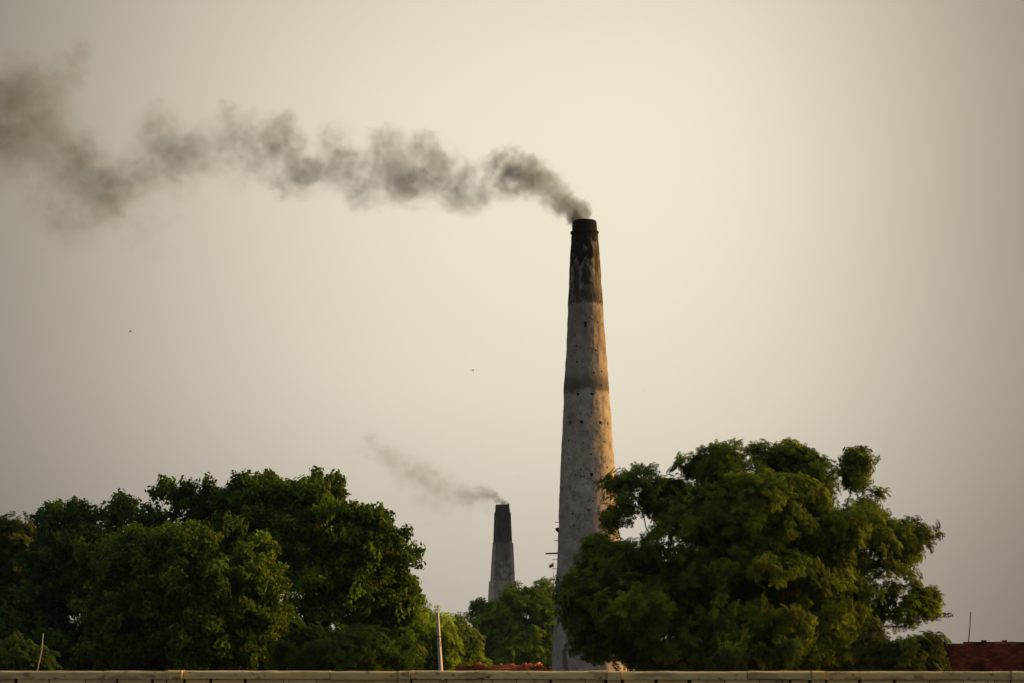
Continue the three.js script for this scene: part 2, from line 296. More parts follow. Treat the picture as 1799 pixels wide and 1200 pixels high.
smoke('thick grey smoke drifting left in a long billowing plume from the tall chimney', [
  [840, 330, 32, .3], [790, 325, 42, .35], [740, 300, 46, .4], [690, 300, 50, .4], [640, 312, 42, .3], [590, 300, 42, .35], [540, 300, 36, .4], [470, 270, 42, .3], [410, 255, 46, .28], [340, 270, 50, .32], [270, 275, 52, .32], [210, 330, 46, .32], [150, 318, 56, .32], [90, 250, 66, .32], [30, 200, 70, .32],
  [1024, 386, 14, 5, .6], [1016, 376, 17, 3.2, .6], [1003, 364, 19, 2.0, .6], [988, 352, 22, 1.7, .6], [970, 338, 25, 1.5, .6], [955, 322, 26, 1.4, .7], [936, 308, 27, 1.3, .7], [915, 297, 28, 1.2, .7], [893, 290, 26, 1.3, .7], [912, 318, 26, 1.0], [888, 318, 26, 1.0], [872, 300, 22, 1.0], [858, 292, 15, .55], [935, 285, 12, .6, .6], [890, 340, 15, .6],
  [850, 335, 22, .5], [828, 345, 26, .8], [806, 350, 22, .8], [822, 300, 20, .5], [810, 325, 22, .5], [785, 320, 28, .7], [760, 300, 34, .85], [748, 262, 24, .85], [742, 248, 16, .5], [765, 275, 20, .5], [735, 322, 32, .9], [710, 300, 36, .8], [716, 330, 26, .8], [690, 265, 30, .7], [672, 245, 24, .5], [682, 228, 14, .3], [690, 318, 30, .75], [660, 300, 32, .55],
  [636, 345, 24, .55], [620, 325, 26, .55], [606, 276, 28, .85], [590, 248, 28, .42], [570, 244, 20, .38], [582, 300, 24, .75], [556, 300, 20, .85], [538, 302, 20, .7], [655, 352, 20, .25],
  [516, 290, 28, .9], [506, 262, 30, .95], [488, 222, 28, 1.0], [500, 205, 18, .6], [478, 245, 24, .9], [510, 315, 26, .7], [484, 322, 24, .45], [466, 268, 20, .5], [530, 330, 18, .3],
  [428, 222, 30, .5], [402, 196, 20, .5], [415, 240, 28, .5], [440, 282, 22, .6], [384, 250, 30, .38], [370, 282, 36, .3], [424, 300, 28, .25],
  [330, 270, 32, .75], [312, 262, 36, .55], [284, 210, 28, .42], [262, 225, 26, .42], [280, 250, 36, .5], [270, 295, 40, .6], [316, 295, 28, .65], [232, 318, 36, .6], [212, 345, 30, .5],
  [186, 340, 34, .95], [170, 318, 36, .95], [150, 290, 38, .8], [152, 258, 26, .6], [126, 278, 34, .65], [104, 258, 38, .75], [84, 232, 40, .75], [66, 205, 40, .8], [74, 155, 34, .55], [52, 136, 36, .8], [30, 150, 38, .8], [14, 178, 42, .9], [6, 215, 46, .85], [44, 232, 44, .75], [22, 260, 44, .6], [60, 180, 40, .5],
  [128, 116, 28, .55], [138, 90, 20, .42], [116, 136, 30, .45], [146, 74, 12, .2], [98, 180, 34, .3], [150, 380, 40, .4], [118, 380, 46, .32], [180, 372, 30, .45], [80, 360, 46, .22], [128, 410, 40, .25], [72, 310, 44, .28], [230, 400, 40, .12], [300, 340, 44, .12], [270, 420, 46, .08],
  [-30, 190, 60, .8], [-40, 150, 50, .7], [-60, 240, 70, .6], [-20, 280, 60, .3], [-110, 200, 80, .6], [-160, 170, 90, .5],
], CH_D, 21, 0.046, 0.42, [0.32, 0.39, 0.44], 1);
smoke('thin faint smoke trailing left from the distant stepped chimney', [
  [886, 885, 6, .9, .6], [880, 880, 6, .85, .6], [872, 874, 7, .75, .6], [862, 868, 8, .6, .7], [852, 864, 9, .4, .7], [842, 868, 12, .3], [828, 872, 15, .3], [812, 870, 16, .24], [850, 880, 18, .14],
  [790, 864, 22, .16], [770, 850, 22, .17], [752, 838, 18, .2], [760, 872, 28, .12], [735, 832, 22, .15], [716, 826, 20, .17], [700, 812, 20, .17], [684, 804, 18, .18], [668, 796, 16, .13], [652, 780, 13, .13], [648, 768, 10, .1], [640, 792, 20, .05], [790, 895, 34, .06], [720, 850, 36, .07],
], 380, 33, 0.10, 0.8, [0.32, 0.39, 0.44], 1);

// ───────────────────────── trees
function neemSprig(seed, leaves = 7, scale = 1) {    // shoots of long drooping leaves, each with a row of curved leaflets either side
  const r = rng(seed), p = [];
  for (let k = 0; k < leaves; k++) {
    const yaw = k * 2.4 + r(), up = 0.15 + 0.75 * r(), L = (0.24 + 0.1 * r()) * scale, start = V(0, (k / leaves) * 0.16 * scale, 0), d = V(Math.cos(yaw), up, Math.sin(yaw)).normalize();
    let a = start.clone(), dir = d.clone(); const n = 5, side = V(-Math.sin(yaw), 0, Math.cos(yaw));
    for (let i = 0; i < n; i++) {
      const b = a.clone().addScaledVector(dir, L / n); dir.y -= 0.15; dir.normalize();
      for (const sg of i === n - 1 ? [1, -1, 0] : [1, -1]) {
        const ll = L * 0.40 * (0.75 + 0.5 * r()), out = side.clone().multiplyScalar(sg).addScaledVector(dir, sg ? 0.75 : 1.5).add(V(0, -0.25 - 0.3 * r(), 0)).normalize(), w = dir.clone().cross(out).cross(out).normalize().multiplyScalar(ll * 0.2);
        if (!sg) w.copy(side).multiplyScalar(ll * 0.2);
        const m = b.clone().addScaledVector(out, ll * 0.42), tip = b.clone().addScaledVector(out, ll).add(V(0, -ll * 0.12, 0)), m1 = m.clone().add(w), m2 = m.clone().sub(w);
        m1.y += ll * 0.04; m2.y += ll * 0.04;
        p.push(b.x, b.y, b.z, m1.x, m1.y, m1.z, tip.x, tip.y, tip.z, b.x, b.y, b.z, tip.x, tip.y, tip.z, m2.x, m2.y, m2.z);
      }
      a = b;
    }
  }
  return triangles(p);
}
function heartSprig(seed, leaves = 11, scale = 1) {  // broad pointed heart leaves hung from long stalks
  const r = rng(seed), p = [];
  for (let k = 0; k < leaves; k++) {
    const yaw = k * 2.4 + r() * 0.6, h = (k / leaves) * 0.42 * scale, d = V(Math.cos(yaw), 0.25 + 0.3 * r(), Math.sin(yaw)).normalize(), a = V(0, h, 0), b = a.clone().addScaledVector(d, (0.07 + 0.06 * r()) * scale);
    const L = (0.115 + 0.05 * r()) * scale, down = V(Math.cos(yaw) * 0.55, -0.75 - 0.5 * r() + 0.9 * (r() < 0.25), Math.sin(yaw) * 0.55).normalize(), side = V(-Math.sin(yaw + r() - 0.5), 0.3 * (r() - 0.5), Math.cos(yaw + r() - 0.5)).normalize(), nrm = down.clone().cross(side).normalize();
    const P = (u, v, f) => { const q = b.clone().addScaledVector(down, u * L).addScaledVector(side, v * L).addScaledVector(nrm, f * L); return [q.x, q.y, q.z]; };
    const mid = P(0, 0, 0), mid2 = P(0.55, 0, -0.04), tip = P(1.15, 0, 0.02);
    for (const sg of [1, -1]) {
      const e1 = P(-0.1, 0.26 * sg, 0.1), e2 = P(0.25, 0.43 * sg, 0.13), e3 = P(0.68, 0.2 * sg, 0.06);
      for (const t of [[mid, e1, e2], [mid, e2, mid2], [mid2, e2, e3], [mid2, e3, tip]]) { const o = sg > 0 ? t : [t[0], t[2], t[1]]; p.push(...o[0], ...o[1], ...o[2]); }
    }
    const w = 0.004 * scale; p.push(a.x, a.y, a.z, b.x + w, b.y, b.z, b.x - w, b.y, b.z);
  }
  return triangles(p);
}
const SPRIGS = { neem: neemSprig(101, 7, 1.1), neemFar: neemSprig(104, 6, 1.25), heart: heartSprig(102), feather: neemSprig(103, 9, 0.8), heartFar: heartSprig(105, 9, 1.2) };
const leafMat = (rough = 0.95) => new THREE.MeshPhysicalMaterial({ color: rgb(1, 1, 1), roughness: rough, transmission: 0.45, thickness: 0, side: THREE.DoubleSide, specularIntensity: 0.2 });
const LEAF = leafMat(1);
const barkMap = colourMap(256, 256, (u, v) => { const n = periodic(u, v, 6), f = periodic(u, v * 0.4, 30); const k = 0.55 + 0.5 * n + 0.5 * (f - 0.4); return [0.075 * k, 0.056 * k, 0.042 * k]; });
const BARK = new THREE.MeshStandardMaterial({ map: barkMap, roughness: 0.95, bumpMap: barkMap, bumpScale: 0.02 });

function tree(name, label, category, o) {
  const { D, lobes, trunk, seed, leaf, colour, size = 1, group, per = 4, clumps = 1, fork = 0.35, hollow = 0.47, nf = 0.55, out = 0.16, fringe = 0, spread = 0.3, tipR = 0.009 } = o;
  const r = rng(seed), g = () => { let s = 0; for (let i = 0; i < 4; i++) s += r(); return (s - 2) * 1.73; }, s = mpp(D);
  const base = at(trunk, 1165, D); base.y = 0;
  const t = thing(name, label, category, base, group);
  const unit = () => { const v = V(g(), g(), g()); return v.normalize(); };
  // clumps of leaf on the skin of each lobe and inside it, as points that the twigs reach for
  const pts = []; let cx = 0, cy = 0, cz = 0;
  const L = lobes.map(([px, py, rx, ry, dz = 0, k = 1]) => ({ c: at(px, py, D).add(V(0, 0, dz)).sub(base), rx: rx * s, ry: ry * s, rz: Math.min(rx, ry * 1.4) * s * (o.depth ?? 1.1), k }));
  for (const l of L) {
    const area = 4 * Math.PI * ((l.rx * l.ry + l.rx * l.rz + l.ry * l.rz) / 3), cr = o.clumpR ?? 0.42, n = Math.max(5, Math.round(clumps * l.k * area / (Math.PI * cr * cr) * 0.85));
    for (let i = 0; i < n; i++) {
      const u = unit(), inner = i % 3 === 0, k = inner ? 0.35 + 0.45 * r() : 0.78 + 0.2 * r() + 0.06 * g() + (r() < 0.14 ? out * r() : 0);
      const c = V(u.x * l.rx * k, u.y * l.ry * k, u.z * l.rz * k).add(l.c);
      if (c.y < 0.3) continue;
      if (fbm(c.x * nf + seed, c.y * nf, c.z * nf, 3) < (inner ? hollow + 0.03 : hollow - 0.03)) continue;
      const m = 3 + Math.floor(r() * 3), cR = cr * (0.6 + 0.8 * r()), tint = r();
      for (let j = 0; j < m; j++) { const v = unit().multiplyScalar(cR * Math.cbrt(r())); v.y *= 0.75; pts.push({ p: v.add(c), out: u, tint, near: -1, d: 1e9, alive: true }); }
      cx += c.x; cy += c.y; cz += c.z;
    }
    for (let i = 0; i < n * fringe; i++) {             // loose single shoots at the edge of the crown
      const u = unit(), k = 0.92 + 0.3 * r() * r(), c = V(u.x * l.rx * k, u.y * l.ry * k, u.z * l.rz * k).add(l.c);
      if (c.y > 0.4 && noise3(c.x * 1.3 + seed, c.y * 1.3, c.z * 1.3) > 0.5) pts.push({ p: c, out: u, tint: r(), near: -1, d: 1e9, alive: true, lone: true });
    }
  }
  // limbs grow towards the points (space colonisation)
  const top = Math.max(...L.map((l) => l.c.y + l.ry)), nodes = [{ p: V(0, -0.2, 0), parent: -1 }], step = o.step ?? 0.33;
  const forkAt = V((o.lean ?? 0) * s, top * fork, 0), tn = Math.max(2, Math.round(forkAt.length() / step));
  for (let i = 1; i <= tn; i++) { const k = i / tn; nodes.push({ p: V(forkAt.x * k + 0.12 * Math.sin(k * 5 + seed), forkAt.y * k, 0.12 * Math.sin(k * 4 + seed * 2)), parent: i - 1 }); }
  const feel = (from) => { for (const q of pts) if (q.alive) for (let i = from; i < nodes.length; i++) { const d = nodes[i].p.distanceToSquared(q.p); if (d < q.d) { q.d = d; q.near = i; } } };
  feel(tn > 3 ? Math.floor(tn * 0.6) : 0);
  const kill = (step * 1.25) ** 2;
  for (let it = 0; it < 160; it++) {
    const pull = new Map();
    let alive = 0;
    for (const q of pts) { if (!q.alive) continue; if (q.d < kill) { q.alive = false; continue; } alive++; const e = pull.get(q.near) ?? [V(0, 0, 0), 0]; e[0].add(q.p.clone().sub(nodes[q.near].p).normalize()); e[1]++; pull.set(q.near, e); }
    if (!alive) break;
    const from = nodes.length;
    for (const [i, [d]] of pull) {
      const n = nodes[i]; if ((n.tries = (n.tries ?? 0) + 1) > 7) continue;
      if (d.lengthSq() < 1e-4) d.copy(unit());
      d.normalize(); if (n.parent >= 0) d.addScaledVector(n.p.clone().sub(nodes[n.parent].p).normalize(), 0.35);
      d.addScaledVector(unit(), 0.28).add(V(0, 0.06, 0)).normalize();
      nodes.push({ p: n.p.clone().addScaledVector(d, step), parent: i });
    }
    if (nodes.length === from) break;
    feel(from);
  }
  // thickness from the tips down
  const kids = nodes.map(() => []); nodes.forEach((n, i) => { if (n.parent >= 0) kids[n.parent].push(i); });
  const rad = new Array(nodes.length).fill(0), E = 2.35;
  for (let i = nodes.length - 1; i >= 0; i--) { let a = 0; for (const k of kids[i]) a += rad[k] ** E; rad[i] = a > 0 ? a ** (1 / E) : tipR; }
  const thick = { pos: [], nor: [], uv: [], idx: [] }, thin = { pos: [], nor: [], uv: [], idx: [] };
  const chain = (first, start) => {
    const path = first >= 0 ? [first] : []; let i = start;
    for (;;) { path.push(i); const ks = kids[i]; if (!ks.length) break; let best = ks[0]; for (const k of ks) if (rad[k] > rad[best]) best = k; for (const k of ks) if (k !== best) chain(i, k); i = best; }
    if (path.length < 2) return;
    const big = rad[start] > 0.085, B = big ? thick : thin, sides = big ? 9 : 4; let b0 = B.pos.length / 3, run = 0;
    path.forEach((n, k) => {
      const p = nodes[n].p, a = nodes[path[Math.max(0, k - 1)]].p, b = nodes[path[Math.min(path.length - 1, k + 1)]].p, d = b.clone().sub(a).normalize();
      const x = Math.abs(d.y) > 0.9 ? V(1, 0, 0) : V(0, 1, 0), e1 = d.clone().cross(x).normalize(), e2 = d.clone().cross(e1);
      let rr = k === 0 && first >= 0 ? Math.min(rad[path[1]] * 1.15, rad[n]) : rad[n]; if (k === path.length - 1) rr *= 0.4;
      if (n < 3 && first < 0) rr *= 1.35 - 0.12 * n;
      if (k) run += p.distanceTo(nodes[path[k - 1]].p);
      for (let j = 0; j <= sides; j++) { const w = (j / sides) * Math.PI * 2, q = e1.clone().multiplyScalar(Math.cos(w)).addScaledVector(e2, Math.sin(w)); const bumpy = big ? 1 + 0.16 * (noise3(p.x * 2 + q.x * 2, p.y * 1.5, p.z * 2 + q.z * 2) - 0.5) : 1; B.pos.push(p.x + q.x * rr * bumpy, p.y + q.y * rr * bumpy, p.z + q.z * rr * bumpy); B.nor.push(q.x, q.y, q.z); B.uv.push(j / sides, run * 0.7); }
    });
    for (let k = 0; k < path.length - 1; k++) for (let j = 0; j < sides; j++) { const a = b0 + k * (sides + 1) + j; B.idx.push(a, a + sides + 1, a + 1, a + 1, a + sides + 1, a + sides + 2); }
  };
  chain(-1, 0);
  const build = (B) => { const q = new THREE.BufferGeometry(); q.setAttribute('position', new THREE.Float32BufferAttribute(B.pos, 3)); q.setAttribute('normal', new THREE.Float32BufferAttribute(B.nor, 3)); q.setAttribute('uv', new THREE.Float32BufferAttribute(B.uv, 2)); q.setIndex(B.idx); return q; };
  if (thick.idx.length) part(o.stem ?? 'trunk', build(thick), BARK, t);
  if (thin.idx.length) part(o.stem && !thick.idx.length ? o.stem : 'branches', build(thin), BARK, t, 'stuff');
  // leaves
  const list = [];
  for (const q of pts) {
    const away = q.near >= 0 ? q.p.clone().sub(nodes[q.near].p) : V(0, 1, 0);
    for (let k = 0; k < (q.lone ? 1 : per); k++) {
      const p = q.p.clone().addScaledVector(unit(), spread * Math.cbrt(r()) * size);
      const ax = away.clone().normalize().multiplyScalar(0.5).add(unit().multiplyScalar(0.6)).addScaledVector(q.out, 0.7).add(V(0, o.lift ?? 0.35, 0)).normalize();
      list.push([p, ax, size * (0.75 + 0.5 * r()), q.tint]);
    }
  }
  nodes.forEach((n, i) => { if (rad[i] < tipR * 1.6 && r() < 0.6) list.push([n.p.clone(), unit().multiplyScalar(0.7).add(V(0, 0.5, 0)).normalize(), size * (0.6 + 0.4 * r()), r()]); });
  const m = new THREE.InstancedMesh(SPRIGS[leaf], LEAF, list.length), M4 = new THREE.Matrix4(), Q = new THREE.Quaternion(), Y = V(0, 1, 0), c = new THREE.Color();
  list.forEach(([p, ax, sc, tint], i) => {
    Q.setFromUnitVectors(Y, ax).multiply(new THREE.Quaternion().setFromAxisAngle(Y, r() * 6.283));
    M4.compose(p, Q, V(sc, sc, sc)); m.setMatrixAt(i, M4);
    const k = (0.5 + 1.0 * r()) * (0.65 + 0.7 * tint), y = r() * r() * 0.35 + 0.3 * tint;    // some shoots are younger and yellower
    c.setRGB(colour[0] * k * (1 + 0.55 * y), colour[1] * k * (1 + 0.2 * y), colour[2] * k * (1 - 0.2 * y)); m.setColorAt(i, c);
  });
  m.name = o.stem ? 'foliage' : 'crown'; m.castShadow = m.receiveShadow = true; m.userData.kind = 'stuff'; t.add(m);
  console.log(name, 'points', pts.length, 'nodes', nodes.length, 'sprigs', list.length);
  return t;
}

const GREEN = [0.088, 0.150, 0.006], HEART = [0.056, 0.122, 0.006], OLIVE = [0.095, 0.185, 0.007], DEEP = [0.034, 0.086, 0.008], PALE = [0.15, 0.27, 0.010];
tree('neem_tree', 'broad dark neem tree with feathery leaves, overlapping the foot of the tall chimney', 'tree', {
  D: 72, trunk: 1330, seed: 7, leaf: 'neem', colour: GREEN, per: 2, fork: 0.24, size: 0.86, clumpR: 0.3, clumps: 1.25, spread: 0.17, hollow: 0.475, nf: 0.72, out: 0.2, fringe: 0.55,
  lobes: [[1040, 1062, 60, 50, 1], [1052, 972, 28, 24, .5, .8], [1105, 1015, 66, 56, .5], [1125, 874, 56, 42, 0, .65], [1090, 905, 30, 32, 0, .45], [1188, 884, 48, 40, -.5, .8], [1248, 850, 56, 56, 0], [1305, 828, 62, 44, .5], [1385, 822, 48, 40, -.5], [1345, 815, 40, 30, 0, .8], [1442, 850, 46, 44, 0], [1502, 822, 15, 24, 0, .8], [1522, 905, 40, 36, 0, .6],
    [1330, 915, 125, 78, 1.2], [1215, 960, 105, 85, 1.2], [1435, 935, 95, 68, .5, .75], [1585, 958, 46, 34, -.3, .6], [1530, 1035, 70, 50, 0, .42], [1598, 1075, 32, 28, 0, .5], [1636, 1062, 10, 10, 0, 1.4], [1500, 960, 50, 34, .8, .45], [1300, 1060, 145, 105, 1.6], [1150, 1095, 105, 70, 1.2], [1420, 1055, 95, 90, 1, .55], [1255, 1140, 155, 60, 1.6], [1430, 1140, 100, 48, 1.2], [1062, 1120, 46, 44, 1, .7], [1120, 1075, 70, 60, 2.5], [1085, 1060, 50, 50, -1.5], [1145, 1150, 60, 34, 2], [1502, 806, 12, 10, 0, 1.6], [1498, 832, 12, 12, 0, 1.6]],
});
tree('peepal_tree', 'peepal tree with a forked trunk and sky showing through, beside the short concrete pole', 'tree', {
  D: 86, trunk: 507, seed: 11, leaf: 'heart', colour: HEART, per: 3, fork: 0.42, lean: -12, size: 1.05, hollow: 0.46, out: 0.1, clumpR: 0.34, clumps: 1.2, spread: 0.24,
  lobes: [[448, 874, 48, 36], [505, 866, 46, 32], [560, 880, 48, 34], [606, 900, 34, 28], [664, 896, 24, 24, 0, .9], [640, 932, 46, 38], [694, 934, 30, 24], [716, 972, 22, 17, 0, .8], [708, 1010, 24, 14, 0, .7], [560, 930, 95, 50], [462, 930, 78, 55], [640, 990, 72, 50], [565, 1000, 80, 36, 0, .7], [655, 1056, 66, 55], [585, 1085, 80, 45, 0, .8], [430, 1010, 50, 60], [520, 960, 50, 30, 1, .7], [600, 1030, 50, 40, 1.5, .8], [690, 1100, 40, 50], [690, 965, 32, 36], [680, 1012, 36, 36], [688, 1060, 34, 42], [668, 950, 40, 40, 1.5], [530, 1040, 40, 30, 1.5, .6], [620, 950, 60, 50, 1.5]],
});
tree('peepal_tree', 'wide dark peepal tree with small upright shoots on top, second from the left edge', 'tree', {
  D: 88, trunk: 170, seed: 12, leaf: 'heart', colour: DEEP, per: 3, fork: 0.25, size: 1.05, clumpR: 0.34, clumps: 1.2, spread: 0.24,
  lobes: [[112, 924, 36, 36], [180, 922, 52, 40], [248, 904, 55, 38], [330, 890, 52, 34], [392, 880, 46, 32], [284, 872, 14, 14, 0, .8], [150, 995, 80, 60], [90, 1010, 40, 70], [230, 990, 85, 60], [330, 950, 80, 50], [120, 1090, 100, 70], [240, 1090, 100, 65], [60, 1120, 60, 60], [180, 1150, 120, 50]],
});
tree('weeping_fig_tree', 'lighter green tree with hanging leaves, standing in front of the two peepal trees', 'tree', {
  D: 74, trunk: 345, seed: 13, leaf: 'heart', colour: [0.055, 0.114, 0.006], per: 3, fork: 0.22, size: 0.98, lift: -0.1, clumpR: 0.34, clumps: 1.2, spread: 0.24,
  lobes: [[318, 950, 60, 38], [392, 958, 56, 38], [262, 985, 60, 42], [196, 998, 42, 34], [440, 1010, 46, 40], [350, 1030, 105, 60], [452, 1080, 40, 60], [250, 1080, 85, 60], [395, 1100, 85, 65], [330, 1130, 130, 55], [210, 1140, 50, 40], [460, 1145, 32, 40]],
});
tree('acacia_tree', 'brownish fine-leaved tree cut off by the left edge of the frame', 'tree', {
  D: 92, trunk: 5, seed: 14, leaf: 'feather', colour: [0.052, 0.085, 0.008], per: 5, fork: 0.3, size: 1.2,
  lobes: [[14, 944, 40, 30], [48, 968, 34, 32], [-30, 960, 50, 40], [5, 1010, 60, 48], [20, 1085, 66, 62], [-60, 1050, 60, 80], [20, 1150, 70, 40]],
});
tree('flat_topped_tree', 'sunlit yellow-green tree behind the short concrete pole', 'tree', {
  D: 130, trunk: 715, seed: 15, leaf: 'neemFar', colour: PALE, per: 4, fork: 0.3, size: 1.2, clumpR: 0.55, step: 0.45,
  lobes: [[722, 1072, 34, 24, 0, .9], [745, 1088, 26, 22], [700, 1105, 40, 36], [740, 1130, 50, 36], [690, 1150, 50, 36], [755, 1162, 40, 30]],
});
tree('flat_topped_tree', 'low olive tree between the short concrete pole and the brick heap', 'tree', {
  D: 150, trunk: 792, seed: 16, leaf: 'neemFar', colour: [0.10, 0.19, 0.010], per: 4, fork: 0.3, size: 1.3, clumpR: 0.6, step: 0.5,
  lobes: [[788, 1112, 30, 22], [765, 1125, 28, 24], [812, 1130, 24, 24], [790, 1150, 48, 32], [825, 1160, 26, 24]],
});
tree('round_topped_tree', 'olive green round tree standing in front of the distant stepped chimney', 'tree', {
  D: 190, trunk: 902, seed: 17, leaf: 'neemFar', colour: OLIVE, per: 5, fork: 0.3, size: 1.5, clumpR: 0.7, step: 0.55,
  lobes: [[858, 1075, 24, 24, 0, .8], [884, 1062, 28, 24], [912, 1052, 28, 20], [942, 1050, 26, 22], [958, 1075, 24, 28], [900, 1095, 55, 36], [860, 1112, 30, 30], [945, 1115, 36, 40], [900, 1140, 66, 36], [838, 1092, 12, 8, 0, .8], [958, 1150, 34, 34], [930, 1165, 60, 30]],
});
tree('hazy_tree', 'small pale hazy tree far off at the left foot of the round olive tree', 'tree', {
  D: 300, trunk: 832, seed: 18, leaf: 'heartFar', colour: [0.07, 0.105, 0.022], per: 4, fork: 0.3, size: 2.4, clumpR: 1.1, step: 0.9,
  lobes: [[830, 1112, 18, 18], [845, 1105, 16, 16], [815, 1128, 20, 18], [835, 1140, 34, 26]],
});
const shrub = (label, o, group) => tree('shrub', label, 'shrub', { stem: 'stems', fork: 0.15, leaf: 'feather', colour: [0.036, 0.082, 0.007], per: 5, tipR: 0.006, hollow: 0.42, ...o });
shrub('feathery dark green shrub row below the peepal tree with the forked trunk', { D: 62, trunk: 590, seed: 41, lobes: [[516, 1148, 40, 30], [560, 1160, 40, 30], [600, 1142, 44, 28], [650, 1150, 40, 28], [690, 1165, 34, 26], [600, 1175, 90, 26]] });
shrub('low dark green shrub in the bottom left corner beside the thin pale pole', { D: 60, trunk: 15, seed: 42, lobes: [[10, 1162, 32, 18], [42, 1168, 22, 14], [-20, 1170, 40, 24]] });
shrub('bushy shrub in front of the dark red brick wall', { D: 68, trunk: 1595, seed: 43, lobes: [[1585, 1154, 44, 20], [1630, 1160, 22, 18], [1542, 1152, 34, 26], [1595, 1178, 66, 22]], colour: [0.048, 0.075, 0.008] });
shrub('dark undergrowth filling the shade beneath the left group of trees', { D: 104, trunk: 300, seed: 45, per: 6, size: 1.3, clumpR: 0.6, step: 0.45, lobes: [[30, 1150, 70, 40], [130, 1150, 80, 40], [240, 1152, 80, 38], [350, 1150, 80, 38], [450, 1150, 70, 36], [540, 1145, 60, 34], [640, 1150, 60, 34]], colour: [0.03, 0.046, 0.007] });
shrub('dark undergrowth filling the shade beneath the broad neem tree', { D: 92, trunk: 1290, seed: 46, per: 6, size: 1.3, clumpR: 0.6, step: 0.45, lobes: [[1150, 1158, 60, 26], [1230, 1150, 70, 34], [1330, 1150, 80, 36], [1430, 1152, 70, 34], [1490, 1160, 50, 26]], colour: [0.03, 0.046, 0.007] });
shrub('small rounded shrub under the shade of the neem tree', { D: 66, trunk: 1325, seed: 44, lobes: [[1315, 1122, 34, 28], [1340, 1150, 36, 26], [1300, 1160, 50, 30], [1372, 1168, 24, 18]] });

// ───────────────────────── brick wall on the right and brick heap in the middle
const brickGeo = (() => { const g = new THREE.BoxGeometry(0.225, 0.068, 0.11, 1, 1, 1); return g; })();
function bricks(list, name, parent, dark, seed, tall = 1) {
  const r = rng(seed), m = new THREE.InstancedMesh(brickGeo, std(1, 1, 1, 0.95), list.length), M4 = new THREE.Matrix4(), Q = new THREE.Quaternion(), c = new THREE.Color();
  list.forEach(([x, y, z, ry, rx = 0, rz = 0], i) => {
    Q.setFromEuler(new THREE.Euler(rx, ry, rz)); M4.compose(V(x, y, z), Q, V(1, tall, 1)); m.setMatrixAt(i, M4);
    const k = 0.65 + 0.7 * r(), w = r(); const sc = 0.45 + 1.1 * sst(fbm(x * 1.1, y * 1.4, seed, 3), 0.35, 0.65); c.setRGB(dark[0] * k * sc, dark[1] * k * sc * (0.8 + 0.5 * w), dark[2] * k * sc * (0.7 + 0.7 * w)); m.setColorAt(i, c);
  });
  m.name = name; m.castShadow = m.receiveShadow = true; m.userData.kind = 'stuff'; parent.add(m);
}
{
  const D = 100, s = mpp(D), x0 = at(1512, 1165, D), base = V(x0.x, 0, -D);
  const t = thing('brick_wall', 'dark red brick wall with a ragged top behind the neem tree', 'wall', base);
  const r = rng(61), list = [], top = (px) => {
    const bits = [[1512, 1130], [1530, 1129], [1552, 1132], [1622, 1131], [1640, 1128.5], [1662, 1130.5], [1688, 1127.6], [1720, 1127.4], [1722, 1124.6], [1729, 1124.6], [1731, 1127.6], [1738, 1126.3], [1744, 1128], [1754, 1127], [1756, 1124.6], [1762, 1124.6], [1764, 1127.4], [1790, 1128.4], [1830, 1127], [1900, 1130], [1960, 1129]];
    for (let i = bits.length - 1; i >= 0; i--) if (px >= bits[i][0]) return bits[i][1]; return 1130;
  };
  const W = 450 * s; let minTop = 99;
  for (let row = 0; row * 0.08 < 3.4; row++) for (let k = 0; k * 0.237 < W; k++) {
    const x = k * 0.237 + (row % 2) * 0.118 + 0.11, px = 1512 + x / s, h = at(px, top(px), D).y, y = row * 0.08 + 0.036;
    if (y > h) continue; minTop = Math.min(minTop, h);
    list.push([x + (r() - 0.5) * 0.012, y + (r() - 0.5) * 0.008, 0.0 + (r() - 0.5) * 0.03, (r() - 0.5) * 0.05]);
  }
  bricks(list, 'brickwork', t, [0.12, 0.026, 0.014], 62, 1.13);
  const coreBox = (p0, p1, py) => { const h = at(1600, py, D).y - 0.03, w = (p1 - p0) * s, g = new THREE.BoxGeometry(w, h, 0.3); g.translate((p0 - 1512) * s + w / 2, h / 2, -0.118); return g; };
  const core = mergeGeometries([coreBox(1512, 1639, 1132), coreBox(1639, 1687, 1130.5), coreBox(1687, 1962, 1129.5)]); part('mortar_core', core, std(0.05, 0.02, 0.014), t);
}
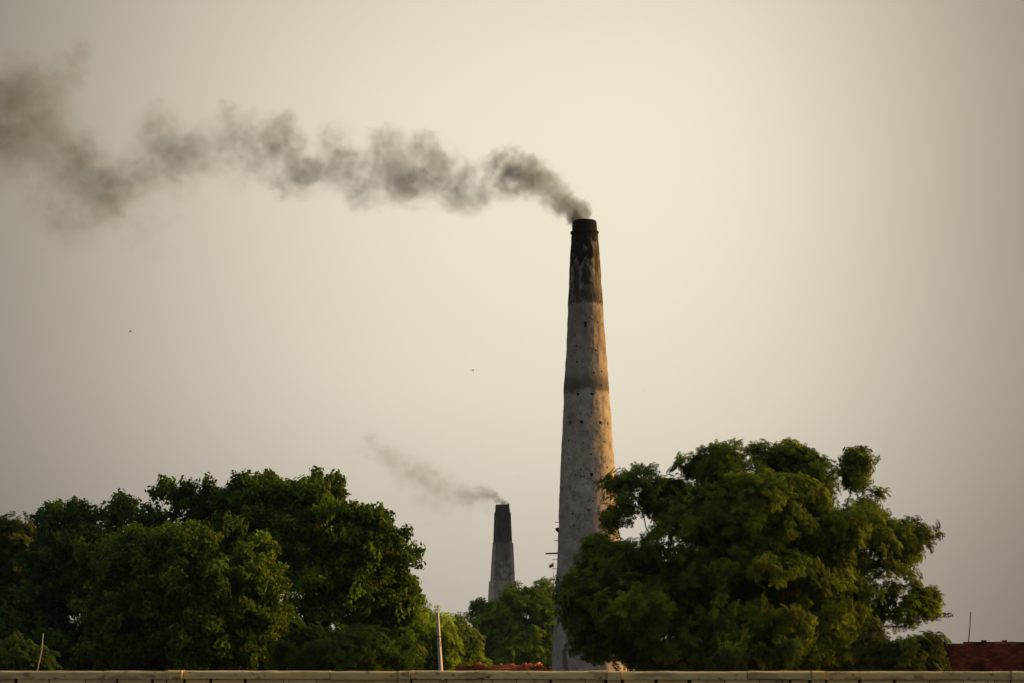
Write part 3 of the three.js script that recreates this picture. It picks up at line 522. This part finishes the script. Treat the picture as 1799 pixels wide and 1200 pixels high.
{
  const D = 122, s = mpp(D), l = at(798, 1165, D), base = V(l.x, 0, -D);
  const t = thing('brick_heap', 'low heap of orange-red bricks left of the tall chimney foot', 'brick heap', base);
  const r = rng(71), list = [], W = 166 * s;
  const top = (x) => { const px = 798 + x / s; let y = 1167.5 + 2 * (fbm(px * 0.11, 3, 1, 3) - 0.5) * 4; if (px < 812) y = 1168; if (px > 836 && px < 850) y -= 2.5; if (px > 945) y += (px - 945) * 0.35; return at(px, y, D).y; };
  for (let row = 0; row * 0.072 < 2.4; row++) for (let k = 0; k * 0.24 < W; k++) for (let z = 0; z < 3; z++) {
    const x = k * 0.24 + (row % 2) * 0.1 + 0.1, y = row * 0.072 + 0.036, h = top(x) - z * 0.03; if (y > h) continue;
    const loose = y > h - 0.26 ? 1 : 0.25;
    list.push([x + (r() - 0.5) * 0.09 * loose, y + (r() - 0.5) * 0.03 * loose, -z * 0.23 + (r() - 0.5) * 0.2, (r() - 0.5) * (0.4 + 2 * loose * (r() < 0.3)), (r() - 0.5) * 0.3 * loose, (r() - 0.5) * 0.22 * loose]);
  }
  for (let k = 0; k < 9; k++) { const x = r() * W; list.push([x, top(x) + 0.03, -0.2 * r(), r() * 3, (r() - 0.5) * 0.9, (r() - 0.5) * 0.9]); }
  bricks(list, 'bricks', t, [0.42, 0.14, 0.055], 72);
  const core = new THREE.BoxGeometry(W - 0.3, 1.5, 0.4); core.translate(W / 2, 0.75, -0.3); part('inner_bricks', core, std(0.16, 0.045, 0.025), t);
}

// ───────────────────────── poles, mast, flag
{
  const D = 97, s = mpp(D), a = at(776, 1210, D), b = at(768.6, 1076, D), c = a.clone().lerp(b, 0.5);
  const t = thing('concrete_pole', 'short leaning concrete pole with cables, in front of the yellow-green tree', 'pole', V(a.x, 0, a.z));
  a.sub(t.position); b.sub(t.position);
  const conc = std(0.36, 0.40, 0.50, 0.9);
  const foot = a.clone().add(a.clone().sub(b).multiplyScalar((a.y + 0.1) / (b.y - a.y)));
  const g = rod(foot, b, 4.9 * s, 2.6 * s, 4); part('shaft', g, conc, t);
  const cap = rod(b, b.clone().add(V(-0.005, 0.06, 0)), 0.012, 0.008); part('pin', cap, std(0.05, 0.04, 0.035, 0.6), t);
  const clamp1 = b.clone().lerp(a, 0.318), g1 = new THREE.TorusGeometry(3.6 * s, 0.02, 6, 14); g1.rotateX(Math.PI / 2); g1.translate(clamp1.x, clamp1.y, clamp1.z); part('clamp', g1, std(0.02, 0.02, 0.02, 0.6), t);
  const cable = (from, to, sag, label) => {
    const p = []; for (let i = 0; i <= 12; i++) { const k = i / 12; p.push(from.clone().lerp(to, k).add(V(0, -sag * 4 * k * (1 - k), 0))); }
    const m = new THREE.Mesh(new THREE.TubeGeometry(new THREE.CatmullRomCurve3(p), 24, 0.012, 6), std(0.012, 0.012, 0.012, 0.6)); m.name = numbered('overhead_cable'); m.castShadow = m.receiveShadow = true; scene.add(m); tag(m, label, 'cable');
  };
  cable(at(770.5, 1118.5, D).add(V(0, 0, 0.05)), at(690, 1128, D + 5), 0.12, 'thin black cable running left from the short concrete pole into the leaves');
  const lp = [[771, 1119], [772.6, 1124], [774.4, 1130], [774, 1136]].map(([x, y]) => at(x, y, D).sub(t.position).add(V(0, 0, 0.12)));
  part('hanging_wire', new THREE.TubeGeometry(new THREE.CatmullRomCurve3(lp), 12, 0.012, 5), std(0.012, 0.012, 0.012, 0.7), t);
}
{
  const D = 58, a = at(65.5, 1178, D), b = at(75.3, 1114, D), t = thing('thin_pole', 'thin pale leaning pole at far left, in front of dark trees', 'pole', V(a.x, 0, a.z));
  a.sub(t.position); b.sub(t.position); const m = a.clone().lerp(b, 0.55).add(V(0.03, 0, 0)), foot = a.clone().add(a.clone().sub(b).multiplyScalar(a.y / (b.y - a.y)));
  const c = new THREE.CatmullRomCurve3([foot, a, m, b]); part('shaft', new THREE.TubeGeometry(c, 16, 0.016, 7), std(0.27, 0.3, 0.36, 0.8), t); const e = new THREE.SphereGeometry(0.019, 8, 6); e.translate(b.x, b.y, b.z); part('tip', e, std(0.3, 0.27, 0.22, 0.8), t);
}
{
  const D = 100.2, a = at(1701.6, 1129, D), b = at(1705, 1075, D), t = thing('bamboo_stick', 'thin dark stick standing upright on top of the dark red brick wall', 'stick', a.clone());
  a.sub(t.position); b.sub(t.position); const mid = a.clone().lerp(b, 0.5).add(V(0.02, 0, 0));
  part('shaft', new THREE.TubeGeometry(new THREE.CatmullRomCurve3([a.clone().add(V(0, -0.4, 0)), a, mid, b]), 16, 0.024, 7), std(0.085, 0.042, 0.025, 0.85), t);
  const knots = [0.25, 0.5, 0.75].map((k) => { const q = a.clone().lerp(b, k).add(V(0.015, 0, 0)), g = new THREE.TorusGeometry(0.024, 0.006, 5, 10); g.rotateX(Math.PI / 2); g.translate(q.x, q.y, q.z); return g; });
  knots.forEach((g) => part('node_ring', g, std(0.06, 0.03, 0.02, 0.85), t));
}
{
  const D = 330, s = mpp(D), base = at(970, 1165, D); base.y = 0;
  const t = thing('lattice_mast', 'faint lattice mast far off, just left of the tall chimney', 'mast', base);
  const P = (px, py) => at(px, py, D).sub(base), steel = std(0.16, 0.15, 0.14, 0.6, { metalness: 0.4 });
  for (const [x, y] of [[966, 1015], [972, 1008], [977, 1013]]) part('leg', rod(P(x, 1215).setZ(x === 972 ? -0.5 : 0.4), P(x + 0.4, y).setZ(x === 972 ? -0.3 : 0.2), 0.05, 0.04, 6), steel, t);
  for (let k = 0; k < 13; k++) { const y = 1018 + k * 7; part('brace', rod(P(964.6, y), P(978.6, y - 1.2), 0.024, 0.024, 5), steel, t); part('brace', rod(P(966, y + 7), P(977.5, y), 0.018, 0.018, 5), steel, t); }
  part('spire', rod(P(972.4, 1008), P(973, 1003), 0.05, 0.02, 6), steel, t);
  const D2 = 336, b2 = at(976, 1165, D2); b2.y = 0;
  const f = thing('flag', 'small grey flag on a thin pole beside the lattice mast', 'flag', b2), Q = (px, py) => at(px, py, D2).sub(b2);
  part('flagpole', rod(Q(973.2, 1215), Q(972.8, 988), 0.03, 0.02, 6), steel, f);
  const pos = [], idx = [], nx = 10, ny = 5; for (let j = 0; j <= ny; j++) for (let i = 0; i <= nx; i++) { const k = i / nx, l = j / ny, q = Q(972.6 - 8 * k, lerp(989 + 3.6 * k, 996 + 2 * k, l)); pos.push(q.x, q.y + 0.03 * Math.sin(k * 7), q.z + 0.12 * Math.sin(k * 6 + l)); }
  for (let j = 0; j < ny; j++) for (let i = 0; i < nx; i++) { const a = j * (nx + 1) + i; idx.push(a, a + nx + 1, a + 1, a + 1, a + nx + 1, a + nx + 2); }
  const fg = new THREE.BufferGeometry(); fg.setAttribute('position', new THREE.Float32BufferAttribute(pos, 3)); fg.setIndex(idx); fg.computeVertexNormals();
  part('cloth', fg, std(0.12, 0.115, 0.105, 0.9, { side: THREE.DoubleSide }), f);
}

// ───────────────────────── concrete boundary wall along the bottom
{
  const D = 24, s = mpp(D), zf = -D;                                    // front face
  const t = thing('boundary_wall', 'concrete topped block wall across the bottom of the picture', 'wall', V(0, 0, zf));
  t.rotation.z = -0.0010;
  const X = (px) => (px - 899.5) * s / Math.cos(PITCH) * 0.9985, Yp = (py) => at(900, py, D).y;
  const W = 2048 / 2, conc = colourMap(1024, 256, (u, v) => {
    const x = u * 8, y = v * 2, n = periodic(u, v, 9), m = periodic(u, v, 30), f = fbm(x * 40, y * 40, 2, 2);
    let k = 0.52 + 0.2 * (n - 0.5) + 0.12 * (m - 0.5) + 0.05 * (f - 0.5);
    const rust = sst(periodic((u + 0.37) % 1, v, 5), 0.56, 0.7), stain = sst(fbm(x * 3 + 50, y * 9, 4, 4), 0.6, 0.66), chip = sst(fbm(x * 12, y * 26, 9, 3), 0.7, 0.74);
    let c = [k * 1.03, k * 0.91, k * 0.5]; c = [c[0] * (1 + 0.12 * rust), c[1] * (1 - 0.02 * rust), c[2] * (1 - 0.25 * rust)];
    const d = 1 - 0.35 * stain - 0.5 * chip; return [c[0] * d, c[1] * d, c[2] * d];
  });
  const bump = greyMap(512, 128, (u, v) => 0.6 * periodic(u, v, 26) + 0.4 * periodic(u, v, 60));
  const mats = [0.92, 1, 1.07, 0.97].map((k) => new THREE.MeshPhysicalMaterial({ map: conc, specularIntensity: 0.3, bumpMap: bump, bumpScale: 0.012, roughness: 0.92, color: rgb(k, k, k) }));
  const yt = Yp(1179.6), yb = Yp(1193.5), dz = 0.24;
  // beam of rounded profile, run along x, with a slightly wandering edge
  const beam = (x0, x1, out, lift, seed) => {
    const h = yt - yb, prof = [[0, 0], [0.0, h * 0.8], [0.010, h * 0.93], [0.028, h * 1.0], [dz * 0.5, h * 1.03], [dz - 0.02, h], [dz, h * 0.9], [dz, 0]], n = Math.max(2, Math.round((x1 - x0) / 0.08)), pos = [], uv = [], idx = [], K = prof.length;
    for (let i = 0; i <= n; i++) for (let j = 0; j <= K; j++) { const [d, y] = prof[j % K], x = lerp(x0, x1, i / n), w = (fbm(x * 2.2 + seed, j * 0.6, 3, 3) - 0.5) * 0.012 + (y > h * 0.8 ? (fbm(x * 9, 1, seed, 3) - 0.5) * 0.009 : 0); pos.push(x, yb + y + lift + (y > 0 ? w : w * 0.6), out - d + w * 0.6); uv.push(x / 8 + seed * 0.13, (y + d) / 2 + seed * 0.21); }
    for (let i = 0; i < n; i++) for (let j = 0; j < K; j++) { const a = i * (K + 1) + j, b = a + K + 1; idx.push(a, b, a + 1, a + 1, b, b + 1); }
    for (const e of [0, n]) { const o = e * (K + 1); for (let j = 1; j < K - 1; j++) idx.push(...(e ? [o, o + j, o + j + 1] : [o, o + j + 1, o + j])); }
    let g = new THREE.BufferGeometry(); g.setAttribute('position', new THREE.Float32BufferAttribute(pos, 3)); g.setAttribute('uv', new THREE.Float32BufferAttribute(uv, 2)); g.setIndex(idx); g = g.toNonIndexed(); g.computeVertexNormals(); return g;
  };
  const posts = [[-84, -60], [308.5, 333], [704.5, 724], [1063.5, 1086], [1414.5, 1436], [1758, 1781], [2100, 2124]];
  const joints = [586.5, 1304];
  posts.forEach(([a, b], i) => {
    part('post', beam(X(a), X(b), 0.075, 0.004, i * 3.1), mats[(i + 2) % 4], t);
    if (i === posts.length - 1) return;
    let cuts = [b + 0.6, ...joints.filter((j) => j > b && j < posts[i + 1][0]), posts[i + 1][0] - 0.6];
    for (let k = 0; k < cuts.length - 1; k++) part('coping_beam', beam(X(cuts[k]) + 0.004, X(cuts[k + 1]) - 0.004, (k % 2) * 0.006, ((i * 7 + k * 3) % 5 - 2) * 0.0016, i + k * 0.37), mats[(i + k * 2) % 4], t);
    const lower = new THREE.BoxGeometry(X(b) - X(a), yb - 0.003, 0.26); lower.translate((X(a) + X(b)) / 2, (yb - 0.003) / 2, 0.06 - 0.13); part('post_shaft', lower, mats[1], t);
  });
  // top course of blocks, with open joints
  const r = rng(81), starts = [-14, 49, 104, 166, 222, 283, 0, 338, 384, 443, 507, 563, 0, 622, 662, 0, 728, 788, 848, 908, 968, 1026, 0, 1092, 1150, 1208, 1266, 1325, 1380, 0, 1442, 1500, 1560, 1618, 1676, 1730, 0, 1786, 1845];
  for (let i = 0; i < starts.length - 1; i++) {
    const a = starts[i]; if (!a) continue; let b = starts[i + 1] || posts.find((p) => p[0] > a)[0] - 1; const gap = 1.2 + 6 * r() * (r() < 0.45);
    if (b - gap - a < 8) continue;
    const h = 0.19, g = new THREE.BoxGeometry(X(b - gap) - X(a), h, 0.2); g.translate((X(a) + X(b - gap)) / 2, yb - 0.006 - h / 2, -0.012 - 0.1 + (r() - 0.5) * 0.012);
    const uv = g.attributes.uv; for (let k = 0; k < uv.count; k++) uv.setXY(k, uv.getX(k) * 0.05 + r() * 0.001 + i * 0.137, uv.getY(k) * 0.1 + i * 0.31);
    part('block', g, mats[i % 4], t);
  }
  const body = new THREE.BoxGeometry(X(2100) - X(-60), yb - 0.21, 0.18); body.translate((X(2100) + X(-60)) / 2, (yb - 0.21) / 2, -0.13); part('wall_body', body, std(0.14, 0.12, 0.09), t);
  const back = new THREE.BoxGeometry(X(2100) - X(-60), 0.205, 0.1); back.translate((X(2100) + X(-60)) / 2, yb - 0.1045, -0.17); part('mortar_core', back, std(0.07, 0.055, 0.04), t);
}

// ───────────────────────── birds
function bird(label, px, py, D, span, flap, yaw) {
  const c = at(px, py, D), t = thing('bird', label, 'bird', c, 'birds flying in the sky'), m = std(0.010, 0.009, 0.008, 0.9, { side: THREE.DoubleSide });
  const prof = [[0, -0.5], [0.06, -0.42], [0.11, -0.1], [0.12, 0.12], [0.085, 0.3], [0.06, 0.38], [0.07, 0.44], [0.045, 0.5], [0.01, 0.56]].map(([x, y]) => new THREE.Vector2(x * span * 0.55, y * span * 0.75));
  const b = new THREE.LatheGeometry(prof, 10); b.rotateX(Math.PI / 2); part('body', b, m, t);
  for (const sg of [1, -1]) {
    const p = [], pts = [[0.03, 0, 0.16], [0.24, Math.sin(flap) * 0.2, 0.26], [0.5 * Math.cos(flap) + 0.04, Math.sin(flap * 1.3) * 0.46, 0.02], [0.26, Math.sin(flap) * 0.2, -0.15], [0.03, 0, -0.18]].map(([x, y, z]) => [x * sg * span, y * span, z * span]);
    for (let k = 1; k < 4; k++) p.push(...pts[0], ...pts[k], ...pts[k + 1]); part('wing', triangles(p), m, t);
  }
  const tail = triangles([0, 0, -0.3 * span, 0.1 * span, 0, -0.56 * span, -0.1 * span, 0, -0.56 * span]); part('tail', tail, m, t);
  t.rotation.set(0.55, yaw, 0);
}
bird('dark bird with lowered wings, in the sky left of the frame below the plume', 229, 581.5, 180, 0.42, -1.0, 0.3);
bird('tiny dark bird in the sky midway between the plume and the distant chimney', 830.5, 650.5, 230, 0.4, 0.15, 1.2);
bird('speck of a bird right of the tall chimney shaft', 1133, 687, 300, 0.22, 0.3, 0.9);
bird('speck of a bird just above the distant stepped chimney', 909, 837, 300, 0.2, -0.4, 1.4);

renderer.render(scene, camera);
